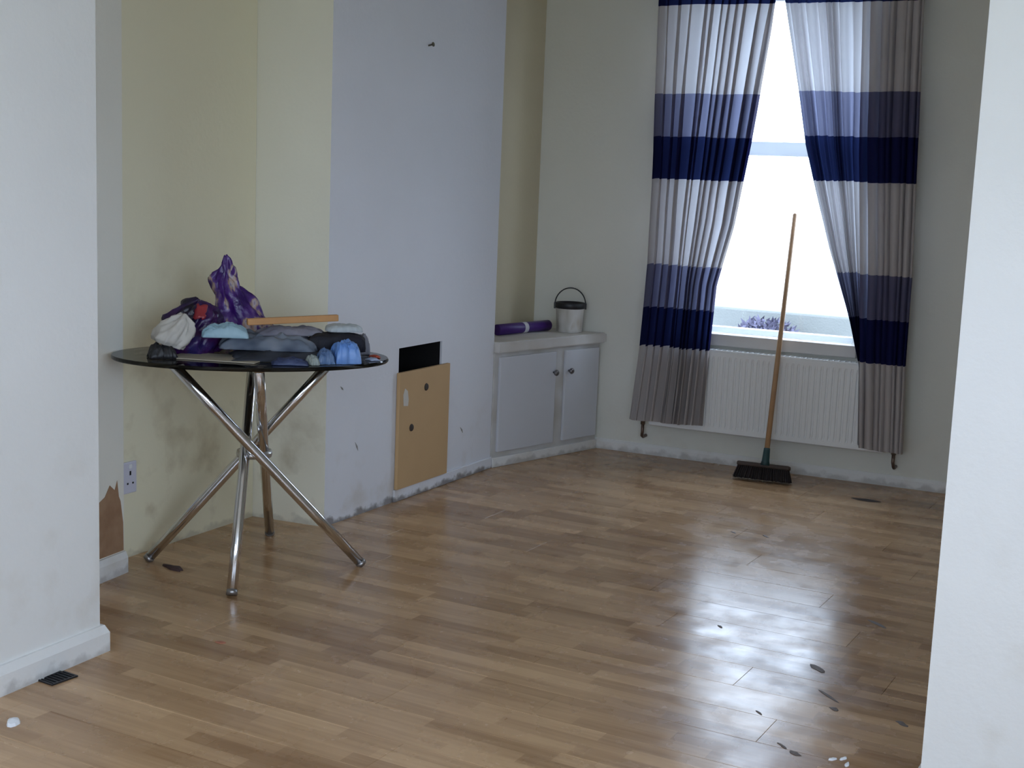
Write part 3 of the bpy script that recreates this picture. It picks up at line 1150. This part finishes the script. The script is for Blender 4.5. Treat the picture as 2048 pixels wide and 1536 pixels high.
# socket low on the alcove's wall
so = thing('wall_socket', 'white power socket low on the alcove wall behind the table', 'socket')
AU = (Vector((-3.936, 4.757, 0)) - Vector((-3.90, 3.79, 0))).normalized()
so.matrix_world = Matrix.Translation((-3.90, 3.79, 0)) @ Matrix((AU, Vector((-AU.y, AU.x, 0)), Vector((0, 0, 1)))).transposed().to_4x4()
bm = bmesh.new()
box(bm, 0.045, 0.19, -0.012, 0.0, 0.27, 0.40, 0.004)
obj('face_plate', bm, mat('socket_plate', (0.62, 0.62, 0.72), 0.35), so)
for k, uu in enumerate((0.08, 0.152)):
    for q in ((-0.004, 0.004, 0.345, 0.362), (-0.019, -0.011, 0.308, 0.315), (0.011, 0.019, 0.308, 0.315)):
        bm = bmesh.new()
        box(bm, uu + q[0], uu + q[1], -0.0135, -0.011, q[2], q[3])
        obj('pin_slot', bm, M_DARK, so)
    bm = bmesh.new()
    box(bm, uu - 0.008, uu + 0.008, -0.016, -0.011, 0.372, 0.39, 0.002)
    obj('switch', bm, M_WHITE, so)

# ------------------------------------------------------------------ round glass table
TC = Vector((-3.457, 4.167, 0))
T_ANG = math.atan2(0.636, 0.77)
TZ = 0.884
TA, TB, TF = 0.52, 0.33, -0.21      # oval top: half length, half width, its middle in front of the legs' crossing
table = thing('oval_table', 'oval smoked-glass table on crossed chrome tube legs, heaped with clutter', 'table', TC, T_ANG)  # local x = right, y = away
bm = bmesh.new()
lathe(bm, [(0, -0.015), (0.994, -0.015), (1.0, -0.011), (1.0, -0.004), (0.994, 0.0), (0, 0.0)], 96, (0, 0, TZ))
for v in bm.verts:
    v.co.x, v.co.y = v.co.x * TA, v.co.y * TB + TF
obj('glass_top', bm, glass_mat('smoked_glass', (0.52, 0.52, 0.51)), table)
legs = [((0.445, -0.06), (-0.30, -0.235), (0, -0.12)), ((-0.405, 0.05), (0.315, -0.09), (0, 0.035)), ((-0.066, -0.43), (0.005, 0.11), (-0.036, 0)), ((0.082, 0.43), (0.025, -0.40), (0.036, 0))]
for a, b_, off in legs:
    bm = bmesh.new()
    A = Vector((a[0] , a[1], 0.012))
    B = Vector((b_[0], b_[1], TZ - 0.028))
    mid_t = 0.56
    n_ = A.lerp(B, mid_t)
    ctr = Vector((0.012, -0.045, 0))
    sh = Vector((off[0] + ctr.x - n_.x, 0, 0)) if off[0] else Vector((0, off[1] + ctr.y - n_.y, 0))
    # keep the wanted foot and head positions closely while passing beside the axis
    A2, B2 = A + sh * 0.15, B + sh * 0.15
    M2 = A.lerp(B, mid_t) + sh * 0.75
    tube(bm, [A2, A2.lerp(M2, .5), M2, M2.lerp(B2, .5), B2], 0.0205, 18)
    lg = obj('leg', bm, M_CHROME, table, True)
    d = (M2 - A2).normalized()
    bm = bmesh.new()
    tube(bm, [A2 - d * 0.006, A2 + d * 0.012], 0.0212, 18)
    bmesh.ops.translate(bm, vec=(0, 0, 0.0), verts=bm.verts)
    obj('foot_cap', bm, mat('foot_cap', (0.35, 0.34, 0.34), 0.3, 0.8), lg, True)
    bm = bmesh.new()
    lathe(bm, [(0, -0.024), (0.022, -0.024), (0.030, -0.010), (0.030, 0), (0, 0)], 20, (B2.x, B2.y, TZ - 0.0135))
    obj('glass_pad', bm, M_CHROME, lg, True)
bm = bmesh.new()
lathe(bm, [(0.056, -0.013), (0.068, -0.013), (0.071, 0), (0.068, 0.013), (0.056, 0.013), (0.056, -0.013)], 32, (0.012, -0.075, 0.475))
obj('collar', bm, mat('collar_metal', (0.55, 0.53, 0.50), 0.3, 0.9), table, True)
TM = Matrix.Translation(TC) @ Matrix.Rotation(T_ANG, 4, 'Z')


def on_table(x, y, z=0.0):
    return TM @ Vector((x, y + TF, TZ + 0.001 + z))


# ------------------------------------------------------------------ clutter on the table
def heap(name, label, cat, x, y, z, lx, ly, h, rz, material, seed, rough=0.25, sq=0.6, n=44, fold=0.0, droop=0.0):
    """folded or crumpled soft thing lying on what is below it: rounded pad, flat underneath, creased on top"""
    bm = bmesh.new()
    top, bot = [], []
    for j in range(n + 1):
        rt, rb = [], []
        for i in range(n + 1):
            a, b_ = -1 + 2 * i / n, -1 + 2 * j / n
            wob = 1 + 0.16 * fbm(a * 1.7 + seed, b_ * 1.7, seed, 3)
            X, Y = a * lx / 2 * wob, b_ * ly / 2 * wob
            ed = (1 - abs(a) ** 4) * (1 - abs(b_) ** 4)
            base = max(0.0, ed) ** sq
            cre = fbm(a * 2.2 + seed, b_ * 2.2 * ly / lx, seed * 2, 4) + 0.9 * (0.28 - abs(fbm(a * 3.1 + seed * 2, b_ * 3.1, seed, 4)))
            f = abs(math.sin(b_ * 5 + 2 * fbm(a, b_, seed))) * fold
            zt = h * base * (1 + rough * cre + f - fold * 0.5)
            dz = -droop * max(0, a) ** 2
            rt.append(bm.verts.new((X + 0.012 * rough * fbm(a * 5, b_ * 5, seed), Y, max(zt, 0.0012) + dz)))
            rb.append(bm.verts.new((X, Y, dz)) if 0 < i < n and 0 < j < n else rt[-1])
        top.append(rt)
        bot.append(rb)
    for a, b_ in zip(top, top[1:]):
        for i in range(n):
            bm.faces.new((a[i], a[i + 1], b_[i + 1], b_[i]))
    for a, b_ in zip(bot, bot[1:]):
        for i in range(n):
            q = []
            for v in (a[i], b_[i], b_[i + 1], a[i + 1]):
                if v not in q:
                    q.append(v)
            if len(q) >= 3:
                try:
                    bm.faces.new(q)
                except ValueError:
                    pass
    o = obj(name, bm, material, None, True)
    o.matrix_world = Matrix.Translation(on_table(x, y, z)) @ Matrix.Rotation(T_ANG + rz, 4, 'Z')
    return tag(o, label, cat)


def loft(name, rings, material, seed, amp=0.02, seg=56, sub=5, parent=None):
    """crumpled standing bag: rings of (cx, cy, z, rx, ry, rot)"""
    bm = bmesh.new()
    fine = []
    for a, b_ in zip(rings, rings[1:]):
        for k in range(sub):
            t_ = k / sub
            fine.append([p + (q - p) * t_ for p, q in zip(a, b_)])
    fine.append(list(rings[-1]))
    R = []
    for cx, cy, z, rx, ry, ro in fine:
        ring = []
        for k in range(seg):
            th = 2 * math.pi * k / seg
            n_ = fbm(math.cos(th) * 1.6 + seed, math.sin(th) * 1.6, z * 9 + seed, 4)
            ridge = abs(fbm(math.cos(th) * 2.6 + seed * 2, math.sin(th) * 2.6, z * 8, 4)) + 0.5 * abs(fbm(math.cos(th) * 4, math.sin(th) * 4 + seed, z * 18, 2))
            k_ = 1 + (n_ * 0.9 - ridge * 0.7) * amp / max(0.03, (rx + ry) / 2)
            x, y = rx * math.cos(th) * k_, ry * math.sin(th) * k_
            ring.append(bm.verts.new((cx + x * math.cos(ro) - y * math.sin(ro), cy + x * math.sin(ro) + y * math.cos(ro), max(0.0, z + (0.012 * n_ if z > 0.02 else 0)))))
        R.append(ring)
    for a, b_ in zip(R, R[1:]):
        for k in range(seg):
            j = (k + 1) % seg
            bm.faces.new((a[k], a[j], b_[j], b_[k]))
    bm.faces.new(R[0][::-1])
    bm.faces.new(R[-1])
    return obj(name, bm, material, parent, True)


# tan card sheet at the front left
bm = bmesh.new()
box(bm, -0.17, 0.17, -0.085, 0.085, 0, 0.004, 0.001)
card = obj('card_sheet', bm, mat('tan_card', (0.40, 0.35, 0.27), 0.7, var=0.08))
card.matrix_world = Matrix.Translation(on_table(-0.12, -0.10)) @ Matrix.Rotation(T_ANG - 0.36, 4, 'Z')
tag(card, 'flat tan card sheet lying at the front of the glass table', 'card')

heap('plastic_bag', 'small crumpled black bag at the left end of the glass table', 'bag', -0.325, -0.10, 0, 0.105, 0.08, 0.045, 0.2, M_BLACK, 3.3, 0.35)

# purple bags
PURPLE = (0.05, 0.008, 0.13)
M_PBAG = patchy('purple_print_film', [(0.34, (0.006, 0.003, 0.014)), (0.47, (0.028, 0.006, 0.075)), (0.58, (0.05, 0.008, 0.075)), (0.66, (0.02, 0.014, 0.10))], 7, 0.33, bump=0.5)
M_PPRINT = patchy('purple_gold_print_film', [(0.36, (0.03, 0.006, 0.10)), (0.47, (0.055, 0.012, 0.15)), (0.53, (0.10, 0.05, 0.2)), (0.56, (0.36, 0.24, 0.17)), (0.60, (0.42, 0.36, 0.38)), (0.64, (0.07, 0.02, 0.17))], 10, 0.28, (1.5, 1.5, 0.7), 3, bump=0.4)
bag = thing('carrier_bag', 'crumpled dark purple plastic bag with a red patch on the glass table', 'bag', on_table(-0.245, 0.07), T_ANG)
loft('bag_film', [(0, 0, 0, 0.10, 0.085, 0), (0, 0, 0.02, 0.118, 0.10, 0), (0.0, 0, 0.07, 0.118, 0.10, 0.1), (0.02, 0, 0.13, 0.095, 0.085, 0.2), (0.04, 0.0, 0.175, 0.065, 0.06, 0.3), (0.045, 0, 0.195, 0.035, 0.035, 0.3), (0.045, 0, 0.202, 0.01, 0.01, 0.3)], M_PBAG, 1.7, 0.045, parent=bag)
bm = bmesh.new()
vsr = []
for j in range(7):
    for i in range(7):
        a, b_ = -1 + i / 3, -1 + j / 3
        vsr.append(bm.verts.new((0.052 + a * 0.022 * (1 + 0.5 * fbm(a * 2, b_ * 2, 8)) + 0.004 * b_, -0.088 + 0.035 * (b_ + 1) / 2 + 0.006 * a * a + 0.004 * fbm(a, b_, 3), 0.162 + b_ * 0.024 * (1 + 0.5 * fbm(b_ * 2, a * 2, 5)))))
for j in range(6):
    for i in range(6):
        bm.faces.new((vsr[j * 7 + i], vsr[j * 7 + i + 1], vsr[(j + 1) * 7 + i + 1], vsr[(j + 1) * 7 + i]))
r = bmesh.ops.extrude_face_region(bm, geom=bm.faces[:])
bmesh.ops.translate(bm, vec=(0, 0.004, 0), verts=[g for g in r['geom'] if isinstance(g, bmesh.types.BMVert)])
obj('red_patch', bm, mat('red_print', (0.26, 0.022, 0.03), 0.4), bag, True)

tall = thing('foil_wrapper', 'tall peaked purple wrapper with gold and white print, standing on the glass table', 'wrapper', on_table(-0.035, 0.19), T_ANG)
loft('wrapper_film', [(0.0, 0, 0, 0.11, 0.08, 0), (0.005, 0, 0.03, 0.135, 0.09, 0), (0.0, 0, 0.09, 0.125, 0.075, 0), (-0.025, 0, 0.15, 0.098, 0.06, 0.0), (-0.05, 0, 0.21, 0.068, 0.045, 0), (-0.065, 0, 0.262, 0.052, 0.032, 0), (-0.070, 0, 0.30, 0.036, 0.022, 0), (-0.073, 0, 0.345, 0.014, 0.012, 0), (-0.072, 0, 0.362, 0.004, 0.004, 0)], M_PPRINT, 6.2, 0.03, parent=tall)

# whitish packet leaning on the purple bag
wp = loft('paper_packet', [(0, 0, 0, 0.055, 0.04, 0), (0.0, 0, 0.015, 0.062, 0.05, 0.1), (0.01, 0.005, 0.06, 0.066, 0.046, 0.2), (0.015, 0.01, 0.105, 0.05, 0.035, 0.4), (0.012, 0.012, 0.128, 0.012, 0.012, 0.4)], mat('crumpled_paper', (0.56, 0.53, 0.48), 0.7, var=0.1, vscale=12), 9.4, 0.024)
wp.matrix_world = Matrix.Translation(on_table(-0.305, -0.078, 0.044)) @ Matrix.Rotation(T_ANG, 4, 'Z') @ Matrix.Rotation(0.35, 4, 'Y')
tag(wp, 'crumpled off-white paper packet leaning on the left side of the purple bag', 'packet')

# folded clothes and packets: bottom to top
heap('folded_garment', 'dark charcoal garment at the bottom of the heap on the glass table', 'garment', 0.15, -0.06, 0, 0.46, 0.25, 0.036, 0.05, patchy('charcoal_cloth', [(0.3, (0.012, 0.013, 0.02)), (0.6, (0.035, 0.04, 0.055))], 9, 0.85), 2.1, 0.3)
heap('folded_garment', 'grey-blue garment folded over the charcoal one, middle of the heap', 'garment', 0.065, -0.03, 0.034, 0.35, 0.20, 0.05, -0.10, patchy('greyblue_cloth', [(0.3, (0.05, 0.065, 0.10)), (0.5, (0.13, 0.155, 0.20)), (0.7, (0.20, 0.22, 0.26))], 8, 0.8, (1, 2.2, 1)), 4.6, 0.35, fold=0.35)
heap('folded_garment', 'pale violet-grey cloth beneath the wooden stick', 'garment', 0.15, 0.00, 0.082, 0.25, 0.12, 0.028, 0.08, patchy('violet_cloth', [(0.35, (0.13, 0.13, 0.17)), (0.65, (0.22, 0.21, 0.25))], 8, 0.8), 7.7, 0.3, fold=0.2)
heap('document_case', 'black folded case near the right end of the table, under a pale sheet', 'case', 0.315, -0.035, 0.028, 0.215, 0.13, 0.068, 0.08, patchy('black_case', [(0.35, (0.004, 0.004, 0.006)), (0.65, (0.008, 0.008, 0.02))], 5, 0.75), 5.5, 0.08, sq=0.25)
heap('paper_pad', 'pale grey padded sheet lying on top of the black case', 'packet', 0.345, -0.01, 0.100, 0.13, 0.11, 0.026, 0.1, mat('pale_grey_sheet', (0.42, 0.46, 0.48), 0.6, var=0.05), 8.8, 0.15, sq=0.35)
heap('cloth_packet', 'light cyan folded packet in front of the tall purple wrapper', 'packet', -0.10, -0.07, 0.078, 0.165, 0.095, 0.045, -0.08, patchy('cyan_paper', [(0.35, (0.22, 0.36, 0.45)), (0.65, (0.36, 0.52, 0.60))], 8, 0.6), 12.1, 0.22, fold=0.15)
heap('cloth_packet', 'bright blue crumpled packet at the front right edge of the glass table', 'packet', 0.345, -0.17, 0, 0.10, 0.10, 0.075, 0.15, patchy('blue_film', [(0.35, (0.10, 0.24, 0.60)), (0.65, (0.20, 0.36, 0.72))], 9, 0.4), 14.2, 0.22, sq=0.4)
heap('cloth_packet', 'small dull blue packet just left of the bright blue one', 'packet', 0.268, -0.195, 0, 0.062, 0.075, 0.048, 0.1, patchy('dull_blue_film', [(0.35, (0.06, 0.12, 0.26)), (0.65, (0.12, 0.2, 0.36))], 9, 0.4), 16.4, 0.25)
heap('cloth_packet', 'dark blue crumpled wrapper at the front of the heap, right of the card', 'wrapper', 0.135, -0.235, 0, 0.13, 0.07, 0.022, -0.1, patchy('darkblue_film', [(0.35, (0.012, 0.02, 0.065)), (0.65, (0.045, 0.065, 0.15))], 9, 0.45), 18.6, 0.3)
heap('cloth_packet', 'pale grey-green crumpled scrap beside the dull blue packet', 'scrap', 0.218, -0.225, 0, 0.035, 0.075, 0.03, 0.35, mat('pale_scrap', (0.32, 0.36, 0.34), 0.6), 20.1, 0.3)
heap('cloth_packet', 'small grey pouch poking out behind the black case', 'pouch', 0.425, 0.075, 0, 0.055, 0.05, 0.075, 0.1, mat('grey_pouch', (0.20, 0.20, 0.24), 0.6, var=0.1), 22.3, 0.15)
heap('paper_scrap', 'small red scrap on the bare right end of the glass table', 'scrap', 0.468, -0.01, 0, 0.022, 0.05, 0.008, 0.5, mat('red_scrap', (0.55, 0.09, 0.05), 0.6), 24.5, 0.3, n=16)
heap('paper_scrap', 'small pale blue piece at the right rim of the glass table', 'scrap', 0.452, -0.095, 0, 0.04, 0.05, 0.008, 0.4, mat('paleblue_piece', (0.38, 0.45, 0.62), 0.6), 26.5, 0.3, n=16)  # thin pale blue piece lying at the rim

# wooden stick laid across the heap
sa, sb = on_table(-0.02, -0.045, 0.132), on_table(0.325, 0.04, 0.145)
stick = bpy.data.objects.new('wooden_stick', None)
bm = bmesh.new()
L_ = (sb - sa).length
box(bm, -L_ / 2, L_ / 2, -0.011, 0.011, -0.0125, 0.0125, 0.003)
stick = obj('wooden_stick', bm, mat('orange_wood', (0.50, 0.25, 0.09), 0.55, var=0.18, vscale=14))
dx = (sb - sa).normalized()
dy = Vector((0, 0, 1)).cross(dx).normalized()
dz = dx.cross(dy)
mm = Matrix((dx, dy, dz)).transposed().to_4x4()
mm.translation = (sa + sb) / 2
stick.matrix_world = mm
tag(stick, 'orange-brown wooden stick laid across the top of the heap on the table', 'stick')

# ------------------------------------------------------------------ small things on the floor
vent = thing('floor_vent', 'black square floor vent beside the near left skirting board', 'vent', (-3.145, 2.853, 0), -0.06)
bm = bmesh.new()
for a in ((-0.012, 0.055, -0.05, -0.043), (-0.012, 0.055, 0.043, 0.05), (-0.012, -0.048, -0.043, 0.043), (0.048, 0.055, -0.043, 0.043)):
    box(bm, a[0], a[1], a[2], a[3], 0.0, 0.005, 0.001)
obj('vent_frame', bm, M_BLACK, vent)
bm = bmesh.new()
box(bm, -0.048, 0.048, -0.043, 0.043, 0.0002, 0.0012)
obj('vent_back', bm, M_DARK, vent)
for k in range(6):
    bm = bmesh.new()
    yy = -0.036 + k * 0.0144
    box(bm, -0.048, 0.048, yy - 0.0022, yy + 0.0022, 0.0012, 0.0042)
    obj('slat', bm, M_BLACK, vent)


def flake(name, label, cat, x, y, lx, ly, h, rz, material, seed, group=None, n=10):
    bm = bmesh.new()
    ring = []
    for k in range(n):
        th = 2 * math.pi * k / n
        r_ = 1 + 0.45 * fbm(math.cos(th) + seed, math.sin(th), seed, 2)
        ring.append((math.cos(th) * lx / 2 * r_, math.sin(th) * ly / 2 * r_))
    lo = [bm.verts.new((a, b_, 0.0004)) for a, b_ in ring]
    hi = [bm.verts.new((a * 0.85, b_ * 0.85, h * (0.6 + 0.6 * abs(fbm(a * 30, b_ * 30, seed, 2))))) for a, b_ in ring]
    c = bm.verts.new((0, 0, h * 1.1))
    bm.faces.new(lo[::-1])
    for k in range(n):
        j = (k + 1) % n
        bm.faces.new((lo[k], lo[j], hi[j], hi[k]))
        bm.faces.new((hi[k], hi[j], c))
    o = obj(name, bm, material)
    o.location = (x, y, 0)
    o.rotation_euler = (0, 0, rz)
    return tag(o, label, cat, group)


M_DIRT = mat('dirt', (0.05, 0.038, 0.035), 0.85, var=0.3, vscale=40)
M_PAPERW = mat('white_scrap_paper', (0.80, 0.82, 0.86), 0.7)
flake('paper_scrap', 'small white crumpled paper scrap on the floor below the black vent', 'scrap', -2.968, 2.541, 0.035, 0.055, 0.014, 0.5, M_PAPERW, 2.2)
flake('dead_leaf', 'curled dark brown leaf on the floor by the table legs', 'leaf', -3.656, 3.931, 0.12, 0.04, 0.010, -0.15, mat('brown_leaf', (0.06, 0.03, 0.03), 0.7), 4.2, n=14)
flake('red_crumb', 'faint reddish crumb on the floor in front of the table', 'crumb', -2.937, 3.387, 0.045, 0.022, 0.003, 0.2, mat('red_crumb', (0.42, 0.16, 0.10), 0.7), 6.1)
flake('dirt_flake', 'dark flat dirt patch on the floor near the right end of the window wall', 'dirt', -1.665, 6.941, 0.13, 0.05, 0.003, 0.1, M_DIRT, 8.3, n=14)
for k, (x, y, w_) in enumerate(((-0.905, 3.640, 'leftmost'), (-0.880, 3.660, 'topmost'), (-0.86, 3.628, 'rightmost'))):
    flake('white_crumb', w_ + ' of three white crumbs near the foot of the right partition', 'crumb', x, y, 0.03, 0.012, 0.006, 0.9 + k * 0.3, M_PAPERW, 10.0 + k, 'white crumbs by the right partition')
M_DIRT2 = mat('pale_dirt', (0.13, 0.10, 0.09), 0.6, var=0.25, vscale=40)
for k, (x, y, lx, ly, lab) in enumerate((
        (-1.581, 4.555, .035, .014, 'small dark dirt flake in the brightest part of the window glare'),
        (-1.007, 4.015, .035, .025, 'dark dirt speck beside the glare, nearest the long streak of dirt'),
        (-1.149, 4.334, .08, .035, 'broad brownish dirt patch at the right edge of the window glare'),
        (-1.097, 4.93, .10, .022, 'elongated dirt mark between the glare and the right partition'),
        (-0.80, 4.02, .05, .025, 'grey dirt flake on the floor close to the edge of the right partition'),
        (-1.196, 3.852, .035, .010, 'thin dark sliver of dirt in the lower part of the glare'),
        (-1.008, 3.62, .04, .025, 'dark dirt blob on the floor beside the white crumbs'),
        (-1.055, 3.65, .05, .013, 'thin dirt streak left of the dark blob near the white crumbs'),
        (-2.003, 5.874, .04, .014, 'left one of two faint dirt flakes above the window glare'),
        (-1.855, 5.899, .05, .014, 'right one of two faint dirt flakes above the window glare'),
        (-1.05, 4.11, .12, .014, 'long thin diagonal streak of dirt to the right of the glare'))):
    flake('dirt_flake', lab, 'dirt', x, y, lx, ly, 0.002, -0.7 + 0.5 * fbm(k, 3, 1), M_DIRT2, 30.0 + k * 1.7, 'dirt flakes scattered by the glare')
